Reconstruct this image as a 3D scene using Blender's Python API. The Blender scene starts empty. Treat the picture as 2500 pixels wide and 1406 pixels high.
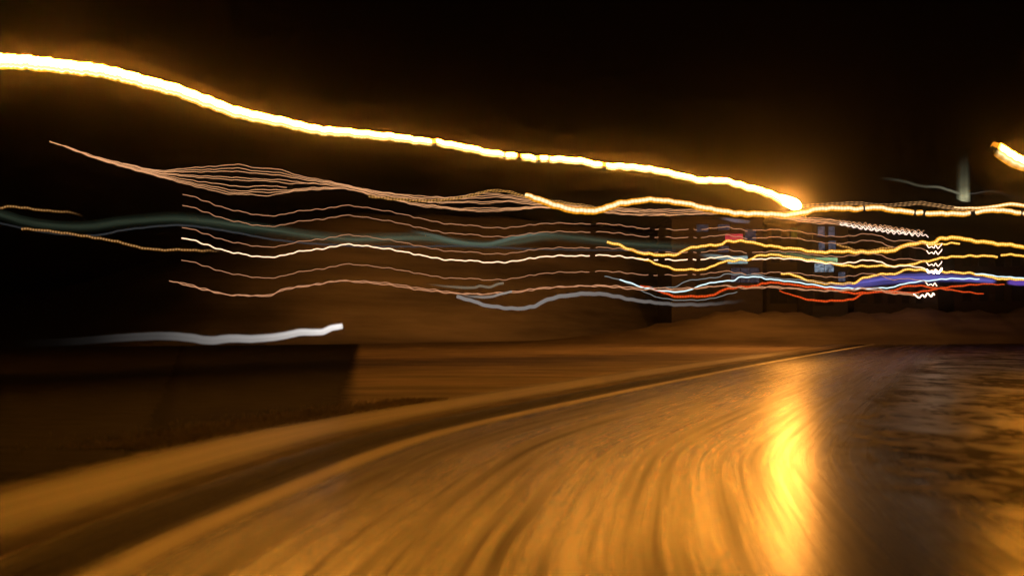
import bpy, math, random
from mathutils import Vector
random.seed(7)
S = bpy.context.scene
COL = S.collection

# ------------------------------------------------------------------ camera, sky, exposure
F, CX, HZ, CH = 1962.0, 1250.0, 790.0, 1.4      # lens in photo pixels, centre column, horizon row, eye height
cam = bpy.data.cameras.new('camera')
cam.sensor_width = 36.0
cam.lens = F / 2500 * 36
cam.shift_y = (HZ - 703.0) / 2500
cam.clip_start, cam.clip_end = 0.05, 2000
co = bpy.data.objects.new('camera', cam); COL.objects.link(co)
cam.dof.use_dof = True; cam.dof.focus_distance = 42.0; cam.dof.aperture_fstop = 0.55   # wide open, focused on the far lights
co.location = (0, 0, CH); co.rotation_euler = (math.radians(90), 0, 0)
S.camera = co
W = bpy.data.worlds.new('World'); S.world = W; W.use_nodes = True
wn = W.node_tree.nodes; wl = W.node_tree.links
sky = wn.new('ShaderNodeTexSky'); sky.sky_type = 'NISHITA'; sky.sun_disc = False
sky.sun_elevation = math.radians(-9); sky.sun_rotation = math.radians(160)
bgn = wn['Background']; bgn.inputs['Strength'].default_value = 0.05
wl.new(sky.outputs[0], bgn.inputs['Color'])
S.view_settings.view_transform = 'Standard'; S.view_settings.look = 'None'
S.view_settings.exposure = 0.35; S.view_settings.gamma = 1.0
S.view_settings.use_curve_mapping = False
S.render.engine = 'CYCLES'
cy = S.cycles
cy.use_denoising = True; cy.adaptive_threshold = 0.02
cy.max_bounces = 3; cy.diffuse_bounces = 1; cy.glossy_bounces = 2; cy.volume_bounces = 0
cy.transparent_max_bounces = 24; cy.sample_clamp_indirect = 4.0
cy.caustics_reflective = False; cy.caustics_refractive = False
HAZE_DENSITY, HAZE_G = 0.0006, 0.975
TRAIL_L = 165.0                                   # radiance of the great street-lamp trail
LAMP_L = 430.0                                   # radiance of its end, where the lamp lingers

# ------------------------------------------------------------------ helpers
def at(x, y, d):
    return Vector(((x - CX) / F * d, d, CH + (HZ - y) / F * d))

def link(name, me, mat=None, parent=None, smooth=True):
    o = bpy.data.objects.new(name, me); COL.objects.link(o)
    if mat: me.materials.append(mat)
    if parent: o.parent = parent
    if smooth:
        for p in me.polygons: p.use_smooth = True
    return o

def tag(o, label=None, cat=None, group=None, kind=None):
    if label: o['label'] = label
    if cat: o['category'] = cat
    if group: o['group'] = group
    if kind: o['kind'] = kind
    return o

def empty(name, loc=(0, 0, 0)):
    o = bpy.data.objects.new(name, None); COL.objects.link(o); o.location = loc
    o.empty_display_size = 0.2
    return o

def mesh(name, v, f):
    me = bpy.data.meshes.new(name); me.from_pydata([tuple(p) for p in v], [], f); me.update(); return me

class MB:
    def __init__(s): s.v = []; s.f = []
    def box(s, x0, x1, y0, y1, z0, z1):
        b = len(s.v)
        s.v += [(x0,y0,z0),(x1,y0,z0),(x1,y1,z0),(x0,y1,z0),(x0,y0,z1),(x1,y0,z1),(x1,y1,z1),(x0,y1,z1)]
        s.f += [tuple(b+i for i in q) for q in ((0,3,2,1),(4,5,6,7),(0,1,5,4),(1,2,6,5),(2,3,7,6),(3,0,4,7))]
        return s
    def build(s, name, mat, parent=None, bevel=0.0):
        o = link(name, mesh(name, s.v, s.f), mat, parent, smooth=False)
        if bevel:
            m = o.modifiers.new('bevel', 'BEVEL'); m.width = bevel; m.segments = 2
        return o

def catmull(pts, x):
    n = len(pts)
    if x <= pts[0][0]: return pts[0][1]
    if x >= pts[-1][0]: return pts[-1][1]
    i = 0
    while pts[i+1][0] < x: i += 1
    # monotone-friendly hermite with finite-difference slopes
    def sl(k):
        if k == 0: return (pts[1][1]-pts[0][1])/(pts[1][0]-pts[0][0])
        if k == n-1: return (pts[-1][1]-pts[-2][1])/(pts[-1][0]-pts[-2][0])
        return (pts[k+1][1]-pts[k-1][1])/(pts[k+1][0]-pts[k-1][0])
    h = pts[i+1][0]-pts[i][0]; t = (x-pts[i][0])/h
    a, b = sl(i)*h, sl(i+1)*h
    return (2*t**3-3*t**2+1)*pts[i][1] + (t**3-2*t**2+t)*a + (-2*t**3+3*t**2)*pts[i+1][1] + (t**3-t**2)*b

def lerp_pts(pts, x):
    if x <= pts[0][0]: return pts[0][1]
    for (a, u), (b, v) in zip(pts, pts[1:]):
        if x <= b: return u + (v-u)*(x-a)/(b-a)
    return pts[-1][1]

def shake(x, amp, ph=0.0):
    # the unsteady hand-held ripple that every trail shares
    return amp*(0.62*math.sin(x/6.9+ph+1.3*math.sin(x/41.0)) + 0.38*math.sin(x/3.9+1.7*ph+math.sin(x/23.0)) + .3*math.sin(x/17.0+2*math.sin(x/90.0)))

def tube(name, P, R, mat, parent=None, sides=10, U=None, T=None, flat=0.6):
    """closed rod along P; R = half height per point; UVMap = (metres along, height in section), along = (0..1, 0)"""
    n = len(P); v = []; f = []; uv = []; uv2 = []
    d = 0.0; q0 = []
    for i in range(n):
        if i: d += (P[i]-P[i-1]).length
        t = (P[min(i+1, n-1)]-P[max(i-1, 0)]).normalized()
        up = Vector((0, 0, 1)); side = t.cross(up).normalized(); upp = side.cross(t).normalized()
        r = R[i]
        for k in range(sides):
            a = 2*math.pi*k/sides
            v.append(P[i] + upp*(math.sin(a)*r) + side*(math.cos(a)*r*flat))
            q0.append((d, 0.5+0.5*math.sin(a), T[i] if T else i/(n-1)))
    for i in range(n-1):
        for k in range(sides):
            a, b = i*sides+k, i*sides+(k+1) % sides
            f.append((a, b, b+sides, a+sides))
    f.append(tuple(range(sides))[::-1]); f.append(tuple((n-1)*sides+k for k in range(sides)))
    me = mesh(name, v, f)
    l1 = me.uv_layers.new(name='UVMap'); l2 = me.uv_layers.new(name='along')
    for lp in me.loops:
        u, q, t = q0[lp.vertex_index]
        l1.data[lp.index].uv = (u, q); l2.data[lp.index].uv = (t, 0)
    return link(name, me, mat, parent)

# ------------------------------------------------------------------ materials
def new_mat(name):
    m = bpy.data.materials.new(name); m.use_nodes = True
    nt = m.node_tree; nt.nodes.clear()
    out = nt.nodes.new('ShaderNodeOutputMaterial')
    return m, nt, out

def ramp(nt, stops, interp='LINEAR'):
    r = nt.nodes.new('ShaderNodeValToRGB'); r.color_ramp.interpolation = interp
    e = r.color_ramp.elements
    while len(e) < len(stops): e.new(0.5)
    for k, (p, c) in enumerate(sorted(stops, key=lambda s: s[0])):
        if not isinstance(c, (tuple, list)): c = (c, c, c)
        e[k].position = p; e[k].color = (*c[:3], 1)
    return r

def math_node(nt, op, a, b=None, c=None):
    n = nt.nodes.new('ShaderNodeMath'); n.operation = op
    for k, s in enumerate((a, b, c)):
        if s is None: continue
        if isinstance(s, (int, float)): n.inputs[k].default_value = s
        else: nt.links.new(s, n.inputs[k])
    return n.outputs[0]

def glow(name, col, L, along=None, across=None, colour_across=None, bead=0, bead_depth=0.5, alpha_across=None,
         alpha_along=None, sample='AUTO', serrate=0.0, streak=0.0):
    m, nt, out = new_mat(name)
    N, K = nt.nodes, nt.links
    uv = N.new('ShaderNodeUVMap'); uv.uv_map = 'UVMap'
    sp = N.new('ShaderNodeSeparateXYZ'); K.new(uv.outputs[0], sp.inputs[0])
    uv2 = N.new('ShaderNodeUVMap'); uv2.uv_map = 'along'
    sp2 = N.new('ShaderNodeSeparateXYZ'); K.new(uv2.outputs[0], sp2.inputs[0])
    u, q, t = sp.outputs[0], sp.outputs[1], sp2.outputs[0]
    st = L
    sval = math_node(nt, 'MULTIPLY', 1.0, float(L))
    wave = None
    if bead:
        wave = math_node(nt, 'SINE', math_node(nt, 'MULTIPLY', u, 2*math.pi/bead))
        w01 = math_node(nt, 'MULTIPLY_ADD', wave, 0.5, 0.5)
        sval = math_node(nt, 'MULTIPLY', sval, math_node(nt, 'MULTIPLY_ADD', w01, bead_depth, 1-bead_depth))
        if serrate: q = math_node(nt, 'ADD', q, math_node(nt, 'MULTIPLY', wave, serrate))
    if streak:
        no = N.new('ShaderNodeTexNoise'); no.inputs['Scale'].default_value = 1.0
        mp = N.new('ShaderNodeCombineXYZ')
        K.new(math_node(nt, 'MULTIPLY', u, 0.15), mp.inputs[0]); K.new(math_node(nt, 'MULTIPLY', q, 9.0), mp.inputs[1])
        K.new(mp.outputs[0], no.inputs['Vector']); no.inputs['Detail'].default_value = 3
        sr = ramp(nt, [(.36, 1-streak), (.64, 1+.0*streak)]); K.new(no.outputs[0], sr.inputs[0])
        sval = math_node(nt, 'MULTIPLY', sval, sr.outputs[0])
    if along:
        r = ramp(nt, along); K.new(t, r.inputs[0]); sval = math_node(nt, 'MULTIPLY', sval, r.outputs[0])
    if across:
        r = ramp(nt, across); K.new(q, r.inputs[0]); sval = math_node(nt, 'MULTIPLY', sval, r.outputs[0])
    em = N.new('ShaderNodeEmission'); K.new(sval, em.inputs['Strength'])
    if colour_across:
        r = ramp(nt, colour_across); K.new(q, r.inputs[0]); K.new(r.outputs[0], em.inputs['Color'])
    else: em.inputs['Color'].default_value = (*col, 1)
    res = em.outputs[0]
    if alpha_across or alpha_along:
        a = None
        if alpha_across:
            r = ramp(nt, alpha_across, 'EASE'); K.new(q, r.inputs[0]); a = r.outputs[0]
        if alpha_along:
            r = ramp(nt, alpha_along, 'EASE'); K.new(t, r.inputs[0])
            a = r.outputs[0] if a is None else math_node(nt, 'MULTIPLY', a, r.outputs[0])
        tr = N.new('ShaderNodeBsdfTransparent'); mx = N.new('ShaderNodeMixShader')
        K.new(a, mx.inputs[0]); K.new(tr.outputs[0], mx.inputs[1]); K.new(res, mx.inputs[2]); res = mx.outputs[0]
    K.new(res, out.inputs['Surface'])
    m.cycles.emission_sampling = sample
    return m

def surf(name, col, rough=0.8, spec=0.3, noise=None, bump=0.0, col2=None, stretch=(1, 1, 1), coords='Object',
         rough2=None, detail=5, bump_dist=0.02):
    m, nt, out = new_mat(name); N, K = nt.nodes, nt.links
    b = N.new('ShaderNodeBsdfPrincipled'); K.new(b.outputs[0], out.inputs['Surface'])
    b.inputs['Base Color'].default_value = (*col, 1); b.inputs['Roughness'].default_value = rough
    b.inputs['Specular IOR Level'].default_value = spec
    if noise:
        if coords == 'UV':
            tc = N.new('ShaderNodeUVMap'); tc.uv_map = 'UVMap'; o = tc.outputs[0]
        else:
            tc = N.new('ShaderNodeTexCoord'); o = tc.outputs[coords]
        mp = N.new('ShaderNodeMapping'); mp.inputs['Scale'].default_value = stretch; K.new(o, mp.inputs[0])
        no = N.new('ShaderNodeTexNoise'); no.inputs['Scale'].default_value = noise; no.inputs['Detail'].default_value = detail
        no.inputs['Roughness'].default_value = 0.6
        K.new(mp.outputs[0], no.inputs['Vector'])
        if col2:
            r = ramp(nt, [(0.32, col), (0.68, col2)]); K.new(no.outputs[0], r.inputs[0]); K.new(r.outputs[0], b.inputs['Base Color'])
        if rough2 is not None:
            r = ramp(nt, [(0.35, rough), (0.65, rough2)]); K.new(no.outputs[0], r.inputs[0]); K.new(r.outputs[0], b.inputs['Roughness'])
        if bump:
            bp = N.new('ShaderNodeBump'); bp.inputs['Strength'].default_value = bump; bp.inputs['Distance'].default_value = bump_dist
            K.new(no.outputs[0], bp.inputs['Height']); K.new(bp.outputs[0], b.inputs['Normal'])
    return m

def road_material():
    m, nt, out = new_mat('wet_asphalt'); N, K = nt.nodes, nt.links
    b = N.new('ShaderNodeBsdfPrincipled'); K.new(b.outputs[0], out.inputs['Surface'])
    uv = N.new('ShaderNodeUVMap'); uv.uv_map = 'UVMap'
    def noise(sx, sy, detail=4, rough=0.6, off=0.0):
        mp = N.new('ShaderNodeMapping'); mp.inputs['Scale'].default_value = (sx, sy, 1); mp.inputs['Location'].default_value = (off, off*1.7, 0)
        K.new(uv.outputs[0], mp.inputs[0])
        no = N.new('ShaderNodeTexNoise'); no.inputs['Scale'].default_value = 1; no.inputs['Detail'].default_value = detail
        no.inputs['Roughness'].default_value = rough
        K.new(mp.outputs[0], no.inputs['Vector']); return no.outputs[0]
    wide = noise(0.07, 2.1, 4, 0.6, 3.1)       # broad worn wheel tracks
    mid = noise(0.14, 10.0, 4, 0.65, 8.0)        # drag streaks in the film of water
    fine = noise(0.35, 45.0, 3, 0.6, 1.0)       # hair-fine brushed streaks
    grit = noise(26.0, 60.0, 2, 0.6, 4.0)
    s = math_node(nt, 'ADD', math_node(nt, 'MULTIPLY', wide, 0.5), math_node(nt, 'MULTIPLY', mid, 0.5))
    s2 = math_node(nt, 'ADD', math_node(nt, 'MULTIPLY', s, 0.75), math_node(nt, 'MULTIPLY', fine, 0.25))
    r = ramp(nt, [(0.40, (0.016, 0.014, 0.010)), (0.5, (0.034, 0.030, 0.022)), (0.60, (0.07, 0.062, 0.045))]); K.new(s2, r.inputs[0])
    K.new(r.outputs[0], b.inputs['Base Color'])
    rr = ramp(nt, [(0.40, 0.34), (0.50, 0.275), (0.60, 0.225)]); K.new(s2, rr.inputs[0]); K.new(rr.outputs[0], b.inputs['Roughness'])
    sp = ramp(nt, [(0.40, 0.03), (0.5, 0.45), (0.61, 1.0)]); K.new(s2, sp.inputs[0])
    sx = N.new('ShaderNodeSeparateXYZ'); K.new(uv.outputs[0], sx.inputs[0])
    silt = ramp(nt, [(0.0, 0.12), (0.2, 0.35), (0.55, 1.0)]); K.new(math_node(nt, 'MULTIPLY_ADD', sx.outputs[1], 0.25, math_node(nt, 'MULTIPLY_ADD', wide, 0.3, -0.15)), silt.inputs[0])   # silt thins out away from the gutter
    K.new(math_node(nt, 'MULTIPLY', sp.outputs[0], silt.outputs[0]), b.inputs['Specular IOR Level'])
    h = math_node(nt, 'ADD', math_node(nt, 'MULTIPLY', fine, 0.5), math_node(nt, 'ADD', math_node(nt, 'MULTIPLY', mid, 0.8), math_node(nt, 'MULTIPLY', grit, 0.05)))
    bp = N.new('ShaderNodeBump'); bp.inputs['Strength'].default_value = 0.12; bp.inputs['Distance'].default_value = 0.012
    K.new(h, bp.inputs['Height']); K.new(bp.outputs[0], b.inputs['Normal'])
    return m

def mud_material():
    m, nt, out = new_mat('wet_mud'); N, K = nt.nodes, nt.links
    b = N.new('ShaderNodeBsdfPrincipled'); K.new(b.outputs[0], out.inputs['Surface'])
    tc = N.new('ShaderNodeTexCoord')
    def noise(scale, st=(1, 1, 1), detail=4, dist=0.0):
        mp = N.new('ShaderNodeMapping'); mp.inputs['Scale'].default_value = st; mp.inputs['Rotation'].default_value = (0, 0, 0.5)
        K.new(tc.outputs['Object'], mp.inputs[0])
        no = N.new('ShaderNodeTexNoise'); no.inputs['Scale'].default_value = scale; no.inputs['Detail'].default_value = detail
        no.inputs['Distortion'].default_value = dist
        K.new(mp.outputs[0], no.inputs['Vector']); return no.outputs[0]
    big = noise(0.42, (1, 0.75, 1), 6, 1.6); lump = noise(2.2, (1, 0.9, 1), 5, 1.2); gr = noise(38, (1, 0.35, 1), 3)
    r = ramp(nt, [(0.4, (0.010, 0.006, 0.003)), (0.68, (0.07, 0.045, 0.02))]); K.new(lump, r.inputs[0]); K.new(r.outputs[0], b.inputs['Base Color'])
    rr = ramp(nt, [(0.4, 0.5), (0.62, 0.28)]); K.new(big, rr.inputs[0]); K.new(rr.outputs[0], b.inputs['Roughness'])
    sp = ramp(nt, [(0.46, 0.01), (0.66, 0.7)]); K.new(math_node(nt, 'ADD', math_node(nt, 'MULTIPLY', big, 0.45), math_node(nt, 'MULTIPLY', lump, 0.55)), sp.inputs[0]); K.new(sp.outputs[0], b.inputs['Specular IOR Level'])
    uv = N.new('ShaderNodeUVMap'); uv.uv_map = 'UVMap'; sx = N.new('ShaderNodeSeparateXYZ'); K.new(uv.outputs[0], sx.inputs[0])
    ed = math_node(nt, 'MULTIPLY_ADD', lump, 1.6, math_node(nt, 'MULTIPLY_ADD', sx.outputs[0], 0.7, -0.9))   # mud thins out over the asphalt
    ea = ramp(nt, [(0.0, 0.0), (1.0, 1.0)], 'EASE'); K.new(ed, ea.inputs[0])
    cut = ramp(nt, [(0.0, 0.0), (0.25, 1.0)]); K.new(sx.outputs[0], cut.inputs[0])
    tr = N.new('ShaderNodeBsdfTransparent'); mx = N.new('ShaderNodeMixShader')
    K.new(math_node(nt, 'MULTIPLY', ea.outputs[0], cut.outputs[0]), mx.inputs[0]); K.new(tr.outputs[0], mx.inputs[1]); K.new(b.outputs[0], mx.inputs[2]); K.new(mx.outputs[0], out.inputs['Surface'])
    h = math_node(nt, 'ADD', math_node(nt, 'MULTIPLY', lump, 1.0), math_node(nt, 'MULTIPLY', gr, 0.4))
    bp = N.new('ShaderNodeBump'); bp.inputs['Strength'].default_value = 0.4; bp.inputs['Distance'].default_value = 0.035
    K.new(h, bp.inputs['Height']); K.new(bp.outputs[0], b.inputs['Normal'])
    return m

# ------------------------------------------------------------------ ground, road, kerb strip
def path_x(d):      # the painted edge line of the road: x as it bends away to the right
    return catmull([(-6, -2.7), (0, -2.5), (4.5, -2.25), (6.2, -2.0), (9.5, -1.2), (12.2, 0.0), (19.6, 4.0), (30.5, 10.2), (60, 28), (110, 60)], d)

def strip(name, o0, o1, z, mat, d0=-5.0, d1=100.0, n=170, cross=6, thick=0.0, dashes=None):
    """a band beside the painted line from offset o0 to o1 metres (to the right positive), following the bend"""
    v = []; f = []; uvs = []; s = 0.0; last = None
    for i in range(n+1):
        d = d0 + (d1-d0)*(i/n)**1.6
        e = 0.05
        tx, ty = path_x(d+e)-path_x(d-e), 2*e
        l = math.hypot(tx, ty); nx, ny = ty/l, -tx/l
        c = Vector((path_x(d), d, 0))
        if last is not None: s += (c-last).length
        last = c
        for k in range(cross+1):
            o = o0+(o1-o0)*k/cross
            v.append((c.x+nx*o, c.y+ny*o, z)); uvs.append((s, o))
    w = cross+1
    for i in range(n):
        for k in range(cross):
            a = i*w+k; f.append((a, a+1, a+1+w, a+w))
    if thick:
        b = len(v)
        for i in range(n+1):
            for k in (0, cross):
                x, y, _ = v[i*w+k]; v.append((x, y, z-thick)); uvs.append(uvs[i*w+k])
        for i in range(n):
            f.append((i*w, (i+1)*w, b+2*(i+1), b+2*i))
            f.append((i*w+cross, b+2*i+1, b+2*(i+1)+1, (i+1)*w+cross))
    me = mesh(name, v, f); l = me.uv_layers.new(name='UVMap')
    for lp in me.loops: l.data[lp.index].uv = uvs[lp.vertex_index]
    return link(name, me, mat)

gm = surf('brown_earth', (0.10, 0.078, 0.065), 0.8, 0.2, noise=0.5, bump=0.5, col2=(0.30, 0.235, 0.20), stretch=(0.5, 2.2, 1), detail=7, bump_dist=0.06)
ground = MB(); ground.v = [(-400, -20, -0.02), (400, -20, -0.02), (400, 600, -0.02), (-400, 600, -0.02)]; ground.f = [(0, 1, 2, 3)]
tag(ground.build('ground', gm), kind='structure')
vv = []; vf = []
for i in range(301):
    d = -5+105*(i/300)**1.6
    for k in range(13): vv.append((path_x(d)+4.6+60*(k/12)**1.5, d, 0.005))
for i in range(300):
    for k in range(12): vf.append((i*13+k, i*13+k+1, i*13+k+14, i*13+k+13))
vme = mesh('verge', vv, vf); vl = vme.uv_layers.new(name='UVMap')
for lp in vme.loops:
    vx, vy, _ = vv[lp.vertex_index]; vl.data[lp.index].uv = (vx-path_x(vy)-4.6, vy)
tag(link('verge', vme, mud_material()), kind='structure')
tag(strip('road', -0.85, 7.0, 0.0, road_material(), cross=12), kind='structure')
def worn_band(name, c1, c2, half, centre, rough, spec, solid):
    """paint or silt whose edges are worn away unevenly, so that the asphalt shows through"""
    m, nt, out = new_mat(name); N, K = nt.nodes, nt.links
    uv = N.new('ShaderNodeUVMap'); uv.uv_map = 'UVMap'; sx = N.new('ShaderNodeSeparateXYZ'); K.new(uv.outputs[0], sx.inputs[0])
    mp = N.new('ShaderNodeMapping'); mp.inputs['Scale'].default_value = (0.35, 14, 1); K.new(uv.outputs[0], mp.inputs[0])
    no = N.new('ShaderNodeTexNoise'); no.inputs['Scale'].default_value = 1; no.inputs['Detail'].default_value = 5; K.new(mp.outputs[0], no.inputs['Vector'])
    r = ramp(nt, [(0.35, c1), (0.65, c2)]); K.new(no.outputs[0], r.inputs[0])
    b = N.new('ShaderNodeBsdfPrincipled'); K.new(r.outputs[0], b.inputs['Base Color'])
    b.inputs['Roughness'].default_value = rough; b.inputs['Specular IOR Level'].default_value = spec
    dist = math_node(nt, 'DIVIDE', math_node(nt, 'ABSOLUTE', math_node(nt, 'SUBTRACT', sx.outputs[1], centre)), half)
    dist = math_node(nt, 'ADD', dist, math_node(nt, 'MULTIPLY_ADD', no.outputs[0], 0.5, -0.25))
    a = ramp(nt, [(0.15, solid), (0.95, 0.0)], 'EASE'); K.new(dist, a.inputs[0])
    tr = N.new('ShaderNodeBsdfTransparent'); mx = N.new('ShaderNodeMixShader')
    K.new(a.outputs[0], mx.inputs[0]); K.new(tr.outputs[0], mx.inputs[1]); K.new(b.outputs[0], mx.inputs[2]); K.new(mx.outputs[0], out.inputs['Surface'])
    return m
tag(strip('gutter', -0.86, 0.0, 0.004, worn_band('silted_gutter', (0.010, 0.008, 0.006), (0.025, 0.02, 0.016), 0.5, -0.45, 0.7, 0.1, 0.75), cross=4), kind='structure')
tag(strip('road_marking', -0.24, 0.24, 0.008, worn_band('worn_road_paint', (0.5, 0.46, 0.4), (0.85, 0.8, 0.7), 0.24, 0.0, 0.4, 0.5, 0.75), d0=-4, d1=60, cross=2), kind='structure')
tag(strip('pavement', -2.7, -0.75, 0.012, worn_band('pale_concrete', (0.07, 0.055, 0.036), (0.24, 0.19, 0.125), 0.98, -1.72, 0.45, 0.4, 1.0), cross=4), kind='structure')

# far rise of ground behind the town
hv = []; hf = []; nx, ny = 170, 14
sm = lambda a, b, x: (lambda t: t*t*(3-2*t))(max(0.0, min(1.0, (x-a)/(b-a))))
for j in range(ny+1):
    for i in range(nx+1):
        x = -120+250*i/nx; u = j/ny
        y = 51+46*sm(-28, 48, x)+40*u+1.5*math.sin(x/17.0)      # the foot of the slope swings away behind the town
        top = 4.5+8.6*sm(-46, -14, x)-2.5*sm(30, 70, x)+.6*math.sin(x/19.0)+.4*math.sin(x/7.3+1)
        hv.append((x, y, top*math.sin(min(1, u*1.5)*math.pi/2)**1.9+.18*math.sin(x*.9+j)*u-0.06))
for j in range(ny):
    for i in range(nx):
        a = j*(nx+1)+i; hf.append((a, a+1, a+nx+2, a+nx+1))
hm = surf('heath_hillside', (0.20, 0.185, 0.21), 0.9, 0.1, noise=0.16, col2=(0.52, 0.47, 0.52), stretch=(0.16, .6, 3.5), detail=6)
nt = hm.node_tree; N, K = nt.nodes, nt.links                     # darkness painted into the left flank's colour, pale heath beyond
b = next(n for n in N if n.type == 'BSDF_PRINCIPLED'); src = b.inputs['Base Color'].links[0].from_socket
tc = N.new('ShaderNodeTexCoord'); sx = N.new('ShaderNodeSeparateXYZ'); K.new(tc.outputs['Object'], sx.inputs[0])
nz = N.new('ShaderNodeTexNoise'); nz.inputs['Scale'].default_value = 0.09; nz.inputs['Detail'].default_value = 6; K.new(tc.outputs['Object'], nz.inputs['Vector'])
fac = ramp(nt, [(0.0, 0.0), (1.0, 1.0)], 'EASE')
K.new(math_node(nt, 'ADD', math_node(nt, 'MULTIPLY_ADD', sx.outputs[0], 1/22, 1.35), math_node(nt, 'MULTIPLY_ADD', nz.outputs[0], 1.2, -0.6)), fac.inputs[0])
mx = N.new('ShaderNodeMix'); mx.data_type = 'RGBA'; mx.inputs[6].default_value = (0.012, 0.011, 0.009, 1)
K.new(fac.outputs[0], mx.inputs[0]); K.new(src, mx.inputs[7]); K.new(mx.outputs[2], b.inputs['Base Color'])
tag(link('hill', mesh('hill', hv, hf), hm), kind='structure')
# low rough bank along the far side of the road, in front of the town
bv = []; bf = []; nx, ny = 150, 10
for j in range(ny+1):
    for i in range(nx+1):
        x = -2+92*i/nx; u = j/ny; y = 55+10*u+.9*math.sin(x/5.0)+12*sm(30, 90, x)
        h = (2.7+.5*math.sin(x/6.1)+.3*math.sin(x/2.3+1)+.14*math.sin(x*1.3))*sm(-2, 26, x)
        bv.append((x, y, h*math.sin(u*math.pi)**1.5*(1+.05*math.sin(x*3.1+j))-.05))
for j in range(ny):
    for i in range(nx):
        a = j*(nx+1)+i; bf.append((a, a+1, a+nx+2, a+nx+1))
bank_m = surf('rough_bank', (0.09, 0.072, 0.058), 0.9, 0.1, noise=0.5, col2=(0.22, 0.18, 0.145), stretch=(0.3, .6, 3.0), detail=7, bump=0.4, bump_dist=0.1)
tag(link('bank', mesh('bank', bv, bf), bank_m), kind='structure')

# ------------------------------------------------------------------ darkness painted on the ground left of the pavement
def leaf_material(name, c1, c2):
    m, nt, out = new_mat(name); N, K = nt.nodes, nt.links
    oi = N.new('ShaderNodeTexCoord'); no = N.new('ShaderNodeTexNoise'); no.inputs['Scale'].default_value = 9; K.new(oi.outputs['Object'], no.inputs['Vector'])
    r = ramp(nt, [(0.35, c1), (0.65, c2)]); K.new(no.outputs[0], r.inputs[0])
    b = N.new('ShaderNodeBsdfPrincipled'); b.inputs['Roughness'].default_value = 0.5; K.new(r.outputs[0], b.inputs['Base Color'])
    tr = N.new('ShaderNodeBsdfTranslucent'); K.new(r.outputs[0], tr.inputs['Color'])
    mx = N.new('ShaderNodeMixShader'); mx.inputs[0].default_value = 0.45
    K.new(b.outputs[0], mx.inputs[1]); K.new(tr.outputs[0], mx.inputs[2]); K.new(mx.outputs[0], out.inputs['Surface'])
    return m
def painted_dark_material():
    """unlit darkness painted as near-black ground, fading to nothing at the rims"""
    m, nt, out = new_mat('painted_dark_ground'); N, K = nt.nodes, nt.links
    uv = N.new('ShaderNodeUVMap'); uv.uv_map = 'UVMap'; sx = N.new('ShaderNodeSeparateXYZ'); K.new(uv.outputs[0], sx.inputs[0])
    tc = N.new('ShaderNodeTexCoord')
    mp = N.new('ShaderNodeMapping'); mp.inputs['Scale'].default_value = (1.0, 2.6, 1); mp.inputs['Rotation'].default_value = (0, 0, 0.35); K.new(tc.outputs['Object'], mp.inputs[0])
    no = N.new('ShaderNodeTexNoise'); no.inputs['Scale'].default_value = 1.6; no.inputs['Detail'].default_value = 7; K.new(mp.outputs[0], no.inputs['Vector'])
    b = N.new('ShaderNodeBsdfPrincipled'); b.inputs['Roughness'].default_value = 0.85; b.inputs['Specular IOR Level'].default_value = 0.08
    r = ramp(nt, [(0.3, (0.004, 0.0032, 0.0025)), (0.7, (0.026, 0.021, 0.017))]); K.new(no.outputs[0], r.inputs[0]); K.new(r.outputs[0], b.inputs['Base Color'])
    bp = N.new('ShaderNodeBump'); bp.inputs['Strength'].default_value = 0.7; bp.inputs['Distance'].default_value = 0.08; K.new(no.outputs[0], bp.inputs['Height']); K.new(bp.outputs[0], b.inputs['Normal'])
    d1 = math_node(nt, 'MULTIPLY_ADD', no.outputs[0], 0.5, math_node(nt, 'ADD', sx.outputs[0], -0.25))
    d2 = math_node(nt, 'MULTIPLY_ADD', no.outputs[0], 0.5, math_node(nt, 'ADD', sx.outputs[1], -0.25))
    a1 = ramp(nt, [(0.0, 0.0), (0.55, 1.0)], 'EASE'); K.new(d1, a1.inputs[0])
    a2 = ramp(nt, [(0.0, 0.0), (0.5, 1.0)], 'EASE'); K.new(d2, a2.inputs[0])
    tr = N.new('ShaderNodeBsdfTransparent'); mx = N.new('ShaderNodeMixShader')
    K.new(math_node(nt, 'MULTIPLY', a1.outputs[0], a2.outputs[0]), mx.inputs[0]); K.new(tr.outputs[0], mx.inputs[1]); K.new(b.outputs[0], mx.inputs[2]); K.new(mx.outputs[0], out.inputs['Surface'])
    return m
painted_dark_m = painted_dark_material()
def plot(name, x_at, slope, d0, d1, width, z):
    """painted dark patch left of the line x = x_at + slope*(d - 8), its near rim along the pavement"""
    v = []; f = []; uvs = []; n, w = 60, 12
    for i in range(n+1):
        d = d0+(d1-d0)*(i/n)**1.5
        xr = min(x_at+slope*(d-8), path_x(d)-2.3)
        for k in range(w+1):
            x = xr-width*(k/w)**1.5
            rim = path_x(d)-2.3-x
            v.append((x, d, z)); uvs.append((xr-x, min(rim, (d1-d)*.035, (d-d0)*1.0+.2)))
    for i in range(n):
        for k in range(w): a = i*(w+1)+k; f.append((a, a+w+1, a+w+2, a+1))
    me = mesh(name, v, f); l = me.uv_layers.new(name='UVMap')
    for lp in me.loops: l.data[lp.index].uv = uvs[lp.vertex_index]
    o = link(name, me, painted_dark_m); tag(o, kind='structure'); return o
plot('painted_dark_patch', -3.35, -.40, 3.0, 75, 60.0, -0.008)  # ground lying in the dark, its darkness put into the colour
plot('painted_dark_patch', -1.55, -.185, 8.5, 66, 60.0, -0.014)

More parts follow.
